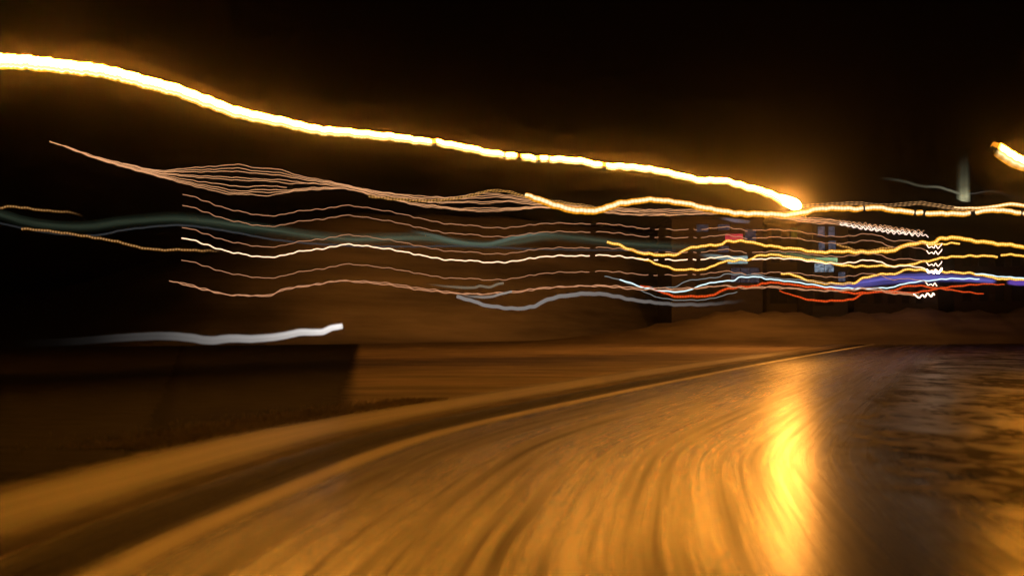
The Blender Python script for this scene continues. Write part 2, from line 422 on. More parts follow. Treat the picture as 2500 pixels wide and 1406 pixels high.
# ------------------------------------------------------------------ grass at the hedge foot
rnd = random.Random(11)
gv = []; gf = []
for i in range(9000):
    d = 9.0+6*rnd.random(); x = path_x(d)-2.6-abs(rnd.gauss(0, .6)); h = rnd.uniform(.02, .06); a = rnd.random()*6.28; w = .004
    k = len(gv); lx, ly = rnd.gauss(0, .03), rnd.gauss(0, .03); c, s_ = math.cos(a)*w, math.sin(a)*w
    gv += [(x-c, d-s_, -.02), (x+c, d+s_, -.02), (x+lx*.5+c*.7, d+ly*.5+s_*.7, h*.6), (x+lx*.5-c*.7, d+ly*.5-s_*.7, h*.6), (x+lx*1.4, d+ly*1.4, h)]
    gf += [(k, k+1, k+2, k+3), (k+3, k+2, k+4)]
tag(link('grass', mesh('grass', gv, gf), leaf_material('wet_grass', (0.12, 0.10, 0.05), (0.25, 0.2, 0.1)), smooth=False), 'thin wet grass along the outer edge of the pavement', 'grass', kind='stuff')

# ------------------------------------------------------------------ town buildings behind the road
pane_dark = surf('dark_glass', (0.012, 0.013, 0.016), 0.55, 0.3)
frame_m = surf('painted_frame', (0.035, 0.03, 0.027), 0.7, 0.2, noise=6, col2=(0.06, 0.05, 0.045))
def lit(name, col, L, dim=0.6):
    m, nt, out = new_mat(name); N, K = nt.nodes, nt.links
    tc = N.new('ShaderNodeTexCoord'); no = N.new('ShaderNodeTexNoise'); no.inputs['Scale'].default_value = 2.6; no.inputs['Detail'].default_value = 5
    mp = N.new('ShaderNodeMapping'); mp.inputs['Scale'].default_value = (1, 1, 2.0); K.new(tc.outputs['Object'], mp.inputs[0]); K.new(mp.outputs[0], no.inputs['Vector'])
    r = ramp(nt, [(0.36, 1-dim), (0.66, 1.0)]); K.new(no.outputs[0], r.inputs[0])
    em = N.new('ShaderNodeEmission'); em.inputs['Color'].default_value = (*col, 1)
    K.new(math_node(nt, 'MULTIPLY', r.outputs[0], L), em.inputs['Strength']); K.new(em.outputs[0], out.inputs['Surface'])
    m.cycles.emission_sampling = 'NONE'
    return m
blue_lit = lit('lit_window_blue', (0.42, 0.46, 0.66), 0.15, 0.8)
dim_lit = lit('lit_window_mauve', (0.46, 0.36, 0.46), 0.10, 0.8)
cyan_lit = lit('lit_shop_cyan', (0.5, 0.78, 0.8), 0.5)
ice_lit = lit('lit_shop_ice', (0.55, 0.68, 0.85), 0.4, 0.85)
green_lit = lit('lit_sign_green', (0.5, 0.85, 0.42), 0.65, 0.4)
red_lit = lit('lit_sign_red', (1.0, 0.07, 0.09), 0.5, 0.5)
olive_lit = lit('lit_window_olive', (0.4, 0.28, 0.02), 0.16, 0.7)

def building(px0, px1, pyt, d, wallcol, label, windows, signs=(), depth=7.0, roof='flat', wallcol2=None):
    """windows: (px0, px1, py0, py1, material); signs the same; rows and columns are where they stand on the front"""
    x0, x1 = (px0-CX)/F*d, (px1-CX)/F*d
    h = CH+(HZ-pyt)/F*d
    b = empty('town_building', ((x0+x1)/2, d, 0)); w = (x1-x0)/2
    wm = surf('plaster_front', wallcol, 0.85, 0.2, noise=0.7, col2=wallcol2 or tuple(c*1.6 for c in wallcol), stretch=(0.5, 1, 2.5), bump=0.3)
    MB().box(-w, w, 0, depth, -0.1, h).build('wall', wm, b)
    if roof == 'flat':
        MB().box(-w-0.15, w+0.15, -0.15, depth+0.15, h+0.003, h+0.28).build('parapet', frame_m, b, 0.03)
    else:
        me = mesh('roof', [(-w-.3, -.3, h+.003), (w+.3, -.3, h+.003), (w+.3, depth+.3, h+.003), (-w-.3, depth+.3, h+.003), (-w-.3, depth/2, h+1.6), (w+.3, depth/2, h+1.6)],
                  [(0, 1, 5, 4), (2, 3, 4, 5), (0, 4, 3), (1, 2, 5), (0, 3, 2, 1)])
        link('roof', me, surf('slate_roof', (0.03, 0.03, 0.033), 0.7, 0.3, noise=8, bump=0.4, col2=(0.06, 0.055, 0.05)), b, smooth=False)
    for (a, c, t, e, m) in windows:
        wx0, wx1 = (a-CX)/F*d-(x0+x1)/2, (c-CX)/F*d-(x0+x1)/2
        z0, z1 = CH+(HZ-e)/F*d, CH+(HZ-t)/F*d
        fr = MB(); g = 0.06
        fr.box(wx0-g, wx0, -0.06, 0.05, z0-g, z1+g).box(wx1, wx1+g, -0.06, 0.05, z0-g, z1+g)
        fr.box(wx0, wx1, -0.06, 0.05, z1, z1+g).box(wx0, wx1, -0.09, 0.05, z0-g, z0)
        n = max(1, round((wx1-wx0)/0.9))
        for k in range(1, n):
            xx = wx0+(wx1-wx0)*k/n; fr.box(xx-0.025, xx+0.025, -0.05, 0.05, z0, z1)
        wo = fr.build('window', frame_m, b)
        for k in range(n):
            p0, p1 = wx0+(wx1-wx0)*k/n+0.025, wx0+(wx1-wx0)*(k+1)/n-0.025
            MB().box(p0, p1, -0.02, 0.02, z0+0.004, z1-0.004).build('pane', m, wo)
    for (a, c, t, e, m) in signs:
        wx0, wx1 = (a-CX)/F*d-(x0+x1)/2, (c-CX)/F*d-(x0+x1)/2
        z0, z1 = CH+(HZ-e)/F*d, CH+(HZ-t)/F*d
        MB().box(wx0, wx1, -0.28, -0.02, z0, z1).build('sign_board', m, b, 0.04)
    return tag(b, label, 'building', 'town buildings behind the light trails')

building(1640, 1862, 536, 72, (0.07, 0.06, 0.062), 'mauve building with a red sign and a cyan lit window',
         [(1700, 1730, 548, 566, dim_lit), (1752, 1782, 548, 562, dim_lit), (1818, 1846, 560, 590, dim_lit), (1700, 1730, 600, 618, pane_dark), (1752, 1780, 600, 616, dim_lit),
          (1776, 1826, 626, 644, cyan_lit), (1700, 1750, 632, 660, pane_dark), (1784, 1854, 654, 690, dim_lit), (1700, 1765, 690, 740, pane_dark)],
         [(1770, 1812, 572, 586, red_lit)])
building(1872, 1976, 548, 78, (0.07, 0.056, 0.03), 'olive building between the mauve front and the blue front',
         [(1884, 1908, 560, 590, pane_dark), (1930, 1966, 556, 584, olive_lit), (1884, 1908, 612, 640, pane_dark), (1930, 1960, 612, 640, pane_dark), (1880, 1966, 690, 740, pane_dark)], roof='gable')
building(1984, 2070, 540, 74, (0.065, 0.065, 0.07), 'narrow building with bluish windows and a green lit sign',
         [(1996, 2014, 553, 578, blue_lit), (2022, 2038, 553, 578, blue_lit), (1998, 2014, 592, 618, blue_lit), (2022, 2041, 588, 614, blue_lit),
          (1988, 2036, 644, 664, ice_lit), (2046, 2064, 664, 688, blue_lit), (1990, 2035, 690, 745, pane_dark)],
         [(1990, 2042, 630, 641, green_lit)])
building(2084, 2290, 590, 80, (0.06, 0.05, 0.042), 'wide dark gabled building under the squiggly trail ends',
         [(2100+34*k, 2118+34*k, 606, 634, pane_dark) for k in range(5)]+[(2100+34*k, 2118+34*k, 700, 740, pane_dark) for k in range(5)], roof='gable')
building(2330, 2620, 600, 86, (0.05, 0.042, 0.036), 'long dark building at the right edge behind the amber trails',
         [(2350+40*k, 2372+40*k, 620, 650, pane_dark) for k in range(4)]+[(2350+40*k, 2372+40*k, 700, 735, pane_dark) for k in range(4)])
# ------------------------------------------------------------------ light trails
def make_trail(name, pts, half, dep, mat, parent=None, x0=None, x1=None, ripple=1.2, ph=0.0, step=3.0, sides=8, flat=0.6, T=None, dy=0.0):
    """pts: path on the photo as (x, y); half: half height; dep: distance; each a number or a list over x"""
    a = pts[0][0] if x0 is None else x0; b = pts[-1][0] if x1 is None else x1
    n = max(4, int((b-a)/step))
    P = []; R = []; TT = []
    for i in range(n+1):
        x = a+(b-a)*i/n
        d = dep if isinstance(dep, (int, float)) else lerp_pts(dep, x)
        h = half if isinstance(half, (int, float)) else lerp_pts(half, x)
        y = catmull(pts, x)+(dy if isinstance(dy, (int, float)) else lerp_pts(dy, x))+shake(x, ripple, ph)
        P.append(at(x, y, d)); R.append(h/F*d); TT.append((x-pts[0][0])/(pts[-1][0]-pts[0][0]))
    return tube(name, P, R, mat, parent, sides=sides, T=TT, flat=flat)

def squiggle(name, pts, half, dep, mat, parent):
    P = []; n = 6
    for (a, b), (c, d_) in zip(pts, pts[1:]):
        for k in range(n):
            t = k/n; P.append(at(a+(c-a)*t, b+(d_-b)*(3*t*t-2*t*t*t), dep))
    P.append(at(*pts[-1], dep))
    return tube(name, P, [half/F*dep]*len(P), mat, parent, sides=6)

# --- the great street-lamp trail, eight metres up, sweeping from upper left to the lamp
LAMP_H = 8.0
MAIN = [(-60, 147), (0, 150), (90, 156), (171, 166), (239, 173), (341, 198), (427, 221), (512, 252), (580, 276), (683, 298), (785, 320), (850, 325), (971, 338),
        (1059, 349), (1090, 353), (1227, 380), (1268, 383), (1312, 389), (1339, 390), (1415, 394), (1474, 406), (1551, 410), (1650, 427), (1701, 440),
        (1769, 443), (1821, 457), (1872, 472), (1908, 490)]
def main_depth(y): return (LAMP_H-CH)*F/(HZ-y)
MAIN_D = [(x, main_depth(y)) for x, y in MAIN]
x0m, x1m = MAIN[0][0], MAIN[-1][0]
tt = lambda x: (x-x0m)/(x1m-x0m)
al = [(0, 1.0), (tt(500), 0.7), (tt(900), 0.5)]
for xn, dip, wd in ((1059, .009, 9), (1230, .012, 8), (1268, .0025, 13), (1313, .008, 9), (1341, .012, 7), (1474, .009, 9)):
    base = 0.5+0.5*max(0, (xn-900)/900)
    al += [(tt(xn-wd), base), (tt(xn-wd*.45), dip), (tt(xn+wd*.45), dip), (tt(xn+wd), base)]
al += [(tt(1700), 1.0), (1, 1.0)]
main_m = glow('sodium_trail', (1, .36, .016), TRAIL_L, along=al, bead=0.115, bead_depth=0.1, serrate=0.035,
              across=[(0, .006), (.10, .009), (.135, .02), (.19, .02), (.225, .010), (.38, .014), (.43, .9), (.95, 1), (.98, .012), (1, .006)],
              colour_across=[(0, (1, .40, .015)), (.12, (1, .55, .1)), (.16, (1, .8, .5)), (.2, (1, .58, .1)), (.33, (1, .72, .35)), (.375, (1, .34, .026)), (.9, (1, .34, .026)), (1, (1, .30, .004))])
lamp_m = glow('sodium_lamp', (1, .36, .05), LAMP_L)
mt = empty('street_lamp_trail', at(1930, 500, main_depth(500)))
def rel(o, e):
    o.parent = e; o.matrix_parent_inverse = e.matrix_basis.inverted() if False else o.matrix_parent_inverse
    for v in o.data.vertices: v.co -= e.location
    return o
rel(make_trail('trail_body', MAIN, [(-60, 19), (0, 18.5), (239, 16), (512, 15.5), (683, 12.5), (850, 10.8), (1059, 9), (1551, 8), (1769, 7.6), (1850, 8.6), (1908, 11)], MAIN_D, main_m, ripple=1.7, step=2.5, sides=20, flat=0.35), mt)
rel(make_trail('lower_strand', MAIN, 1.0, MAIN_D, glow('strand_white', (1, .82, .55), 1.6, bead=0.23, bead_depth=.45, sample='NONE'), x0=-60, x1=1700, ripple=1.6, ph=.4, dy=[(-60, 13.5), (512, 11), (850, 7.6), (1059, 6.3), (1551, 5.6), (1700, 5.4)], sides=6), mt)
# bulb at the end: tapered drop where the lamp lingers
lp = []; lr = []
for k in range(13):
    t = k/12; x = 1904+50*t; y = 486+21*t-2*math.sin(t*3.14)
    lp.append(at(x, y, main_depth(500)+0.0)); lr.append(((11+3*t)*math.sqrt(max(0.02, 1-(max(0, t-.6)/.41)**2)))/F*main_depth(500))
rel(tube('lamp_bulb', lp, lr, lamp_m, None, sides=16, flat=0.9), mt)
tag(mt, 'broad white hot street lamp trail sweeping down from the upper left', 'light trail')

# --- short orange-white trail in the upper right corner
ct = empty('street_lamp_trail', at(2460, 380, 30))
cm = glow('corner_trail', (1, .33, .02), 170, along=[(0, .0045), (.04, .0065), (.08, .7), (1, 1)],
          across=[(0, .004), (.2, .006), (.26, .015), (.34, .015), (.42, .008), (.5, .8), (.86, 1), (.94, .007), (1, .004)], bead=0.3, bead_depth=.15, serrate=.02,
          colour_across=[(0, (1, .38, .01)), (.3, (1, .7, .3)), (.38, (1, .6, .15)), (.42, (1, .33, .02)), (.9, (1, .33, .02)), (1, (1, .27, .005))])
CORNER = [(2421, 357), (2435, 364), (2452, 376), (2470, 388), (2490, 397), (2520, 406), (2600, 425), (2700, 440)]
rel(make_trail('trail_body', CORNER, [(2421, 13), (2435, 18), (2470, 19), (2500, 18), (2700, 18)], 30, cm, ripple=.5, step=2, sides=18, flat=.4), ct)
tag(ct, 'short thick orange and white trail in the upper right corner', 'light trail')

# --- amber trails
def amber(name, L=1.6, edge=0.35, bead=.16, depth=.3, core=(1, .80, .55), rim=(1, .45, .03), sample='AUTO', alpha_along=None, along=None):
    return glow(name, core, L, across=[(0, edge*.7), (.22, edge), (.36, 1), (.7, 1), (.82, edge), (1, edge*.7)], bead=bead, bead_depth=depth,
                colour_across=[(0, rim), (.2, rim), (.36, core), (.7, core), (.84, rim), (1, rim)], sample=sample, alpha_along=alpha_along, along=along)
am_big = amber('amber_trail_thick', 1.25, .72, bead=.2, depth=.3, core=(1, .76, .46), rim=(1, .38, .012))
am_mid = amber('amber_trail', 1.5, .6, bead=.14, depth=.4, core=(1, .56, .13), rim=(1, .38, .012))
am_dim = amber('amber_trail_dim', .5, .7, bead=.17, depth=.6, core=(1, .5, .14), rim=(.9, .35, .03), sample='NONE')
GRP_A = 'amber light trails'
SECOND = [(1283, 476), (1300, 482), (1340, 497), (1380, 509), (1420, 515), (1466, 513), (1485, 506), (1510, 498), (1550, 492), (1580, 488), (1625, 491), (1660, 495), (1720, 508), (1790, 520), (1860, 523), (1918, 525), (1950, 521),
          (1990, 512), (2040, 509), (2100, 510), (2130, 507), (2180, 513), (2230, 519), (2270, 521), (2320, 522), (2370, 521), (2390, 517), (2440, 513), (2480, 519), (2540, 524)]
sec_d = [(1283, 36), (2540, 46)]
e = empty('amber_light_trail', at(1900, 520, 41))
for (a, b) in ((1283, 2105), (2115, 2229), (2239, 2251), (2262, 2367), (2384, 2490), (2500, 2540)):
    rel(make_trail('trail_segment', SECOND, [(1283, 6), (1310, 8.5), (1480, 8.5), (1600, 7), (1800, 8), (2100, 7), (2500, 6.5)], sec_d, am_big, x0=a, x1=b, ripple=1.3, step=2.2, sides=12, flat=.6), e)
tag(e, 'thickest amber trail running right below the end of the lamp trail', 'light trail', GRP_A)
e = empty('amber_light_trail', at(2400, 505, 47))
rel(make_trail('trail_body', [(2330, 507), (2360, 508), (2400, 508), (2430, 504), (2465, 499), (2490, 501), (2530, 509)], [(2330, 2), (2390, 4), (2470, 5), (2530, 5)], 47, am_big, ripple=.3, sides=10), e)
tag(e, 'amber trail arching over the right end of the thickest one', 'light trail', GRP_A)
e = empty('amber_light_trail', at(2150, 498, 49))
FS = [(1957, 500), (2000, 498), (2050, 495), (2090, 493), (2120, 496), (2150, 499), (2200, 496), (2250, 493), (2290, 499), (2330, 505), (2380, 508)]
fs_m = amber('amber_fine', .75, .7, bead=.3, depth=.7, core=(1, .55, .25), rim=(1, .45, .1), sample='NONE', along=[(0, 1), (.25, .8), (.5, .45), (.75, .6), (1, 1)])
for k, (dy, p) in enumerate(((0, 0), (4, .8), (7, 1.5))):
    rel(make_trail('strand', FS, 1.1, 49+.3*k, fs_m, ripple=.7, ph=p, dy=dy*1.0, sides=6, step=3), e)
tag(e, 'fine dotted amber trail lying just above the thickest one', 'light trail', GRP_A)
AM = {
 'A': ([(1482, 592), (1500, 595), (1524, 604), (1561, 616), (1607, 623), (1650, 621), (1672, 611), (1709, 601), (1761, 597), (1774, 590), (1824, 589), (1838, 593), (1872, 600), (1957, 609), (1991, 616), (2060, 614), (2128, 616), (2179, 611), (2213, 599), (2250, 593), (2282, 592), (2292, 584), (2346, 581), (2367, 587), (2435, 595), (2475, 599), (2520, 607)],
       [(1482, 3.4), (1560, 4), (1650, 3.6), (1900, 3.6), (2128, 5), (2300, 5), (2520, 5)], 46, [], 'long amber trail, the highest of those below the bundle'),
 'A2': ([(2043, 597), (2060, 602), (2077, 607), (2110, 612), (2145, 609), (2180, 602)], 2.6, 46.8, [], 'short dotted amber trail dipping into the highest long amber one'),
 'A3': ([(2262, 596), (2300, 597), (2320, 594), (2343, 595)], 2.6, 45.4, [], 'very short amber trail beneath the crest of the highest long amber one'),
 'B': ([(1556, 630), (1572, 633), (1607, 646), (1650, 657), (1681, 659), (1727, 655), (1755, 643), (1792, 636), (1837, 632), (1848, 625), (1899, 623), (1940, 629), (2008, 640), (2060, 648), (2111, 650), (2213, 648), (2230, 644), (2264, 637), (2316, 628), (2370, 625), (2433, 626), (2445, 623), (2475, 622), (2520, 628)],
       [(1556, 2.6), (1650, 3), (1900, 2.8), (2300, 3), (2520, 3)], 47, [(2435, 2444)], 'amber trail crossing the bright peach trail, broken near its right end'),
 'C': ([(1907, 667), (1922, 667), (1940, 673), (1991, 689), (2043, 693), (2084, 690), (2111, 678), (2162, 669), (2196, 666), (2208, 659), (2240, 659), (2299, 664), (2367, 667), (2420, 677), (2455, 681), (2520, 682)],
       [(1907, 3), (1991, 3.2), (2200, 3), (2520, 3.2)], 48, [], 'lowest amber trail, riding over the blue band'),
}
for key, (pts, hw, d, gaps, label) in AM.items():
    e = empty('amber_light_trail', at(pts[len(pts)//2][0], pts[len(pts)//2][1], d))
    cuts = [pts[0][0]]+[g for gp in gaps for g in gp]+[pts[-1][0]]
    for a, b in zip(cuts[::2], cuts[1::2]):
        rel(make_trail('trail_segment' if gaps else 'trail_body', pts, hw, d, am_dim if key == 'A2' else am_mid, x0=a, x1=b, ripple=1.7, step=2.4, sides=10), e)
    tag(e, label, 'light trail', GRP_A)
for pts, hw, aa, label in (
  ([(53, 559), (102, 562), (154, 569), (212, 577), (290, 591), (335, 603), (393, 610), (444, 610), (500, 612), (546, 614)], 3.2, [(0, .8), (.3, 1), (.8, 1), (1, .0)], 'beaded dim amber trail sloping down at the left'),
  ([(-30, 510), (0, 508), (20, 504), (60, 508), (92, 512), (110, 514), (133, 516), (171, 519), (205, 527)], 3.0, [(0, .8), (.5, .6), (.7, .4), (1, 0)], 'faint beaded amber trail above the green band at the left edge')):
    e = empty('amber_light_trail', at(pts[3][0], pts[3][1], 24))
    m = amber('amber_beads', .42, .5, bead=.085, depth=.75, core=(1, .52, .2), rim=(.9, .33, .03), sample='NONE', alpha_along=aa)
    rel(make_trail('trail_body', pts, hw, 24, m, ripple=1.0, step=2, sides=10), e)
    tag(e, label, 'light trail', GRP_A)

# --- red, cyan-white, blue
red_m = glow('red_trail', (1, .10, .015), .75, bead=.15, bead_depth=.4, across=[(0, .6), (.5, 1), (1, .6)])
RED = [('upper red trail, starting beside the cyan white one', [(1563, 697), (1583, 701), (1635, 720), (1663, 724), (1709, 723), (1738, 721), (1764, 709), (1801, 701), (1848, 698), (1861, 692), (1906, 691), (1957, 698), (2025, 705), (2077, 715), (2162, 711), (2196, 705), (2205, 700), (2247, 698), (2290, 704), (2330, 709), (2401, 718)],
         [(1563, 1.8), (1640, 2.8), (2200, 2.6), (2290, 2), (2401, 1.4)]),
       ('lower red trail, sagging deepest of the two', [(1903, 709), (1940, 722), (1991, 734), (2043, 734), (2080, 730), (2111, 716), (2170, 713), (2230, 715), (2282, 706), (2350, 697), (2400, 694), (2452, 694)], [(1903, 1.2), (1991, 2.6), (2350, 2.2), (2452, 1.4)])]
for k, (label, pts, hw) in enumerate(RED):
    e = empty('red_light_trail', at(pts[5][0], pts[5][1], 44+k))
    rel(make_trail('trail_body', pts, hw, 44+k, red_m, ripple=1.2, step=2.2, sides=8), e)
    tag(e, label, 'light trail', 'red light trails')
cy_m = glow('cyan_white_trail', (.72, .95, 1), .95)
cyd_m = glow('grey_white_trail', (.75, .8, .75), .22, sample='NONE')
for label, pts, hw, d, m in (
  ('cyan white trail weaving through the red and blue ones', [(1513, 684), (1533, 688), (1561, 699), (1607, 709), (1650, 712), (1687, 708), (1705, 698), (1746, 689), (1792, 684), (1805, 677), (1857, 677), (1870, 681), (1923, 686), (1991, 696), (2010, 700), (2060, 703), (2162, 703), (2200, 695), (2230, 689), (2299, 682), (2330, 680), (2391, 681)], 1.5, 43, cy_m),
  ('short cyan white trail at the right edge above the blue band', [(2380, 668), (2394, 669), (2435, 674), (2470, 677), (2530, 680)], 1.4, 43.5, cy_m),
  ('dim grey trail looping above the cyan white one', [(1476, 675), (1490, 677), (1513, 684), (1560, 699), (1607, 703), (1650, 699), (1672, 688), (1720, 680), (1757, 676), (1768, 670), (1820, 670), (1856, 672), (1880, 678), (1960, 684), (2040, 694), (2080, 691)], 1.1, 43.9, cyd_m),
  ('dim grey trail sagging below the upper red one', [(1560, 706), (1600, 724), (1640, 731), (1690, 733), (1740, 728), (1800, 712)], .9, 43.6, cyd_m)):
    e = empty('pale_light_trail', at(pts[3][0], pts[3][1], d))
    rel(make_trail('trail_body', pts, hw, d, m, ripple=1.1, step=2.4, sides=8), e)
    tag(e, label, 'light trail', 'pale light trails')
soft = [(0, 0), (.3, .75), (.5, .95), (.75, .8), (1, 0)]
blue_m = glow('blue_band', (.12, .105, .43), 1.3, alpha_across=[(0, 0), (.35, .6), (.5, .85), (.7, .6), (1, 0)], alpha_along=[(0, 0), (.12, .6), (.3, 1), (.97, 1), (1, 0)], sample='NONE', streak=.9)
e = empty('blue_light_band', at(2230, 680, 56))
rel(make_trail('band_body', [(1990, 701), (2060, 701), (2120, 690), (2180, 682), (2230, 680), (2300, 677), (2370, 680), (2433, 687)], [(1990, 3), (2060, 8), (2130, 13), (2230, 15), (2330, 13), (2433, 8)], 56, blue_m, ripple=.3, sides=16, flat=.5), e)
rel(make_trail('band_body', [(2457, 689), (2490, 690), (2540, 688)], [(2457, 6), (2490, 9), (2540, 9)], 56, glow('violet_band', (.13, .06, .40), 1.0, alpha_across=soft, alpha_along=[(0, 0), (.15, 1), (1, 1)], sample='NONE', streak=.5), ripple=.2, sides=16, flat=.5), e)
tag(e, 'broad soft blue light band below the lowest amber trail', 'light trail')

# --- peach trails: one shape, six strings of it
T1 = [(446, 474), (478, 482), (529, 502), (597, 519), (642, 526), (690, 525), (724, 516), (802, 509), (843, 502), (902, 508), (971, 521), (1040, 536), (1073, 544), (1141, 550), (1227, 557), (1295, 549), (1340, 546), (1380, 545), (1442, 547),
      (1456, 546), (1520, 551), (1585, 559), (1626, 560), (1681, 561), (1713, 560), (1774, 555), (1825, 563), (1841, 563), (1906, 561), (1957, 566), (1991, 573), (2049, 578), (2121, 571), (2150, 578), (2179, 587), (2224, 588), (2262, 597)]
GAPS = [(1442, 1456), (1586, 1599), (1609, 1626), (1681, 1694), (1702, 1713), (1825, 1838)]
peach_m = glow('peach_trail', (1, .46, .23), .62, sample='NONE', streak=.55)
peach_b = glow('bright_peach_trail', (1, .62, .38), 1.5)
tip_m = glow('trail_tip', (1, .66, .45), 2.6)
tip_b = glow('trail_tip_bright', (1, .66, .42), 16.0)
zig = [(0, 0), (6, 7), (13, 4), (18, 8), (22, 1), (28, 9), (34, 3), (38, -3)]
PE = [('highest of the thin peach trails, just under the bundle', 0, [(446, 0), (2280, 0)], .85, peach_m, tip_m),
      ('second highest thin peach trail', 1, [(446, 27), (1456, 20), (1841, 19), (2280, 14)], .85, peach_m, tip_m),
      ('thin peach trail just above the bright one', 2, [(446, 81), (1456, 58), (1841, 54), (2280, 43)], .85, peach_m, tip_m),
      ('brightest peach trail, ending in a glaring squiggle', 3, [(446, 107), (1456, 77), (1841, 71), (2280, 60)], 1.5, peach_b, tip_b),
      ('thin peach trail just below the bright one', 4, [(446, 161), (1456, 116), (1841, 106), (2280, 91)], .85, peach_m, tip_m)]
for label, k, offs, hw, m, tm in PE:
    pts = [(x, y+lerp_pts(offs, x)) for x, y in T1]
    d = 40+.5*k
    e = empty('peach_light_trail', at(1200, catmull(pts, 1200), d))
    cuts = [446]+[g for gp in GAPS for g in gp]+[2262]
    for a, b in zip(cuts[::2], cuts[1::2]):
        rel(make_trail('trail_segment', pts, hw, d, m, x0=a-k*.8, x1=b-k*.8, ripple=1.7, step=2.6, sides=6), e)
    yy = catmull(pts, 2262)+shake(2262, 1.7)
    rel(squiggle('trail_tip', [(2262+a-(k == 4)*2, yy+b) for a, b in (zig if k != 4 else zig[:6])], hw*1.05 if k != 3 else 1.9, d, tm, None), e)
    tag(e, label, 'light trail', 'thin peach light trails')
T6 = [(413, 686), (471, 700), (546, 718), (614, 721), (659, 719), (700, 704), (785, 692), (819, 687), (834, 686), (919, 692), (1039, 709), (1141, 718), (1200, 716), (1261, 711), (1312, 704), (1442, 698), (1551, 706), (1619, 708), (1672, 707), (1764, 698), (1820, 702), (1894, 700), (2026, 711), (2111, 706), (2179, 716), (2244, 722)]
e = empty('peach_light_trail', at(1200, 712, 42))
rel(make_trail('strand', T6, 1.3, 42, peach_m, ripple=1.6, step=2.6, sides=6), e)
T6b = [(x, y+3.6*math.sin(x/95.0+.6)-1.0) for x, y in T6]
rel(make_trail('strand', T6b, 1.1, 42.3, peach_m, x0=440, ripple=1.6, ph=1.1, step=2.6, sides=6), e)
rel(squiggle('trail_tip', [(2230, 718), (2244, 727), (2252, 720), (2258, 725), (2264, 716), (2274, 724), (2278, 716), (2282, 720)], 1.7, 42, tip_m, None), e)
tag(e, 'lowest peach trail, two strands twisted together', 'light trail', 'thin peach light trails')

# --- the bundle of fine strands
UPE = [(121, 345), (171, 361), (239, 383), (307, 400), (376, 415), (410, 416), (478, 409), (530, 406), (591, 404), (649, 410), (717, 425), (768, 436), (850, 453), (937, 470), (1005, 476), (1056, 482), (1141, 477), (1199, 472), (1244, 477), (1312, 489), (1380, 500), (1449, 505), (1517, 509), (1585, 511), (1650, 512), (1752, 512), (1821, 519), (1923, 530), (1991, 533), (2060, 540), (2094, 545), (2160, 553), (2230, 563), (2275, 568)]
LOE = [(121, 346), (171, 364), (239, 389), (307, 410), (376, 428), (444, 447), (512, 464), (580, 475), (649, 477), (717, 468), (768, 463), (850, 463), (937, 484), (1005, 498), (1056, 507), (1141, 514), (1199, 517), (1244, 513), (1312, 508), (1380, 511), (1449, 516), (1517, 523), (1585, 526), (1650, 525), (1752, 522), (1821, 524), (1923, 536), (1991, 545), (2060, 550), (2094, 556), (2160, 565), (2230, 572), (2275, 576)]
bundle_m = glow('bundle_strand', (1, .48, .22), .9, sample='NONE', streak=.6)
bundle_tip = glow('bundle_tip', (1, .72, .55), 1.3)
e = empty('light_trail_bundle', at(1000, 480, 46))
ts = [0.0, .12, .22, .42, .50, .70, .84, .92, 1.0]
st0 = [300, 121, 240, 345, 165, 150, 230, 121, 170]
en0 = [2262, 1420, 2230, 1560, 2255, 700, 2240, 1640, 2275]
for k, t in enumerate(ts):
    pts = []
    for i in range(0, 130):
        x = st0[k]+(en0[k]-st0[k])*i/129
        w = lerp_pts([(121, .0), (520, .012), (600, .05), (760, .07), (900, .12), (1100, .06), (1700, .10), (2275, .2)], x)
        tv = min(1.04, max(-.04, t+w*math.sin(x/(19.0+1.3*(k % 4))+k*2.1)*(.6+.4*math.sin(x/77+k))))
        pts.append((x, catmull(UPE, x)*(1-tv)+catmull(LOE, x)*tv))
    rel(make_trail('strand', pts, .75, [(121, 34+.15*k), (2275, 50+.15*k)], bundle_m, x1=min(en0[k], 2050), ripple=1.0, ph=k*.25, step=3.2, sides=5), e)
    if en0[k] > 2100:
        z = []; x = 2050
        y0 = lambda x: catmull(UPE, x)*(1-t)+catmull(LOE, x)*t
        while x < en0[k]:
            z.append((x, y0(x)+(1 if len(z) % 2 else -1)*random.uniform(1.6, 4.6)*min(1, .3+(x-2050)/90))); x += random.uniform(4.5, 9)
        rel(squiggle('trail_tip', z, .7 if t < .6 else 1.0, 48.4+.15*k, bundle_tip if t > .4 else bundle_m, None), e)
ORB = [(900, 476), (960, 484), (1056, 488), (1110, 482), (1150, 476), (1190, 464), (1210, 464), (1240, 466), (1270, 474), (1300, 482), (1400, 496), (1450, 503)]
orb_m = amber('amber_knit', .5, .8, bead=.16, depth=.7, core=(1, .52, .16), rim=(1, .42, .05), sample='NONE')
for k in range(3):
    rel(make_trail('strand', ORB, .9, 40.5+.2*k, orb_m, ripple=1.3, ph=1.3*k, dy=2.2*k, step=2.6, sides=5), e)
tag(e, 'bundle of fine peach strands fanning out and closing below the lamp trail', 'light trail')

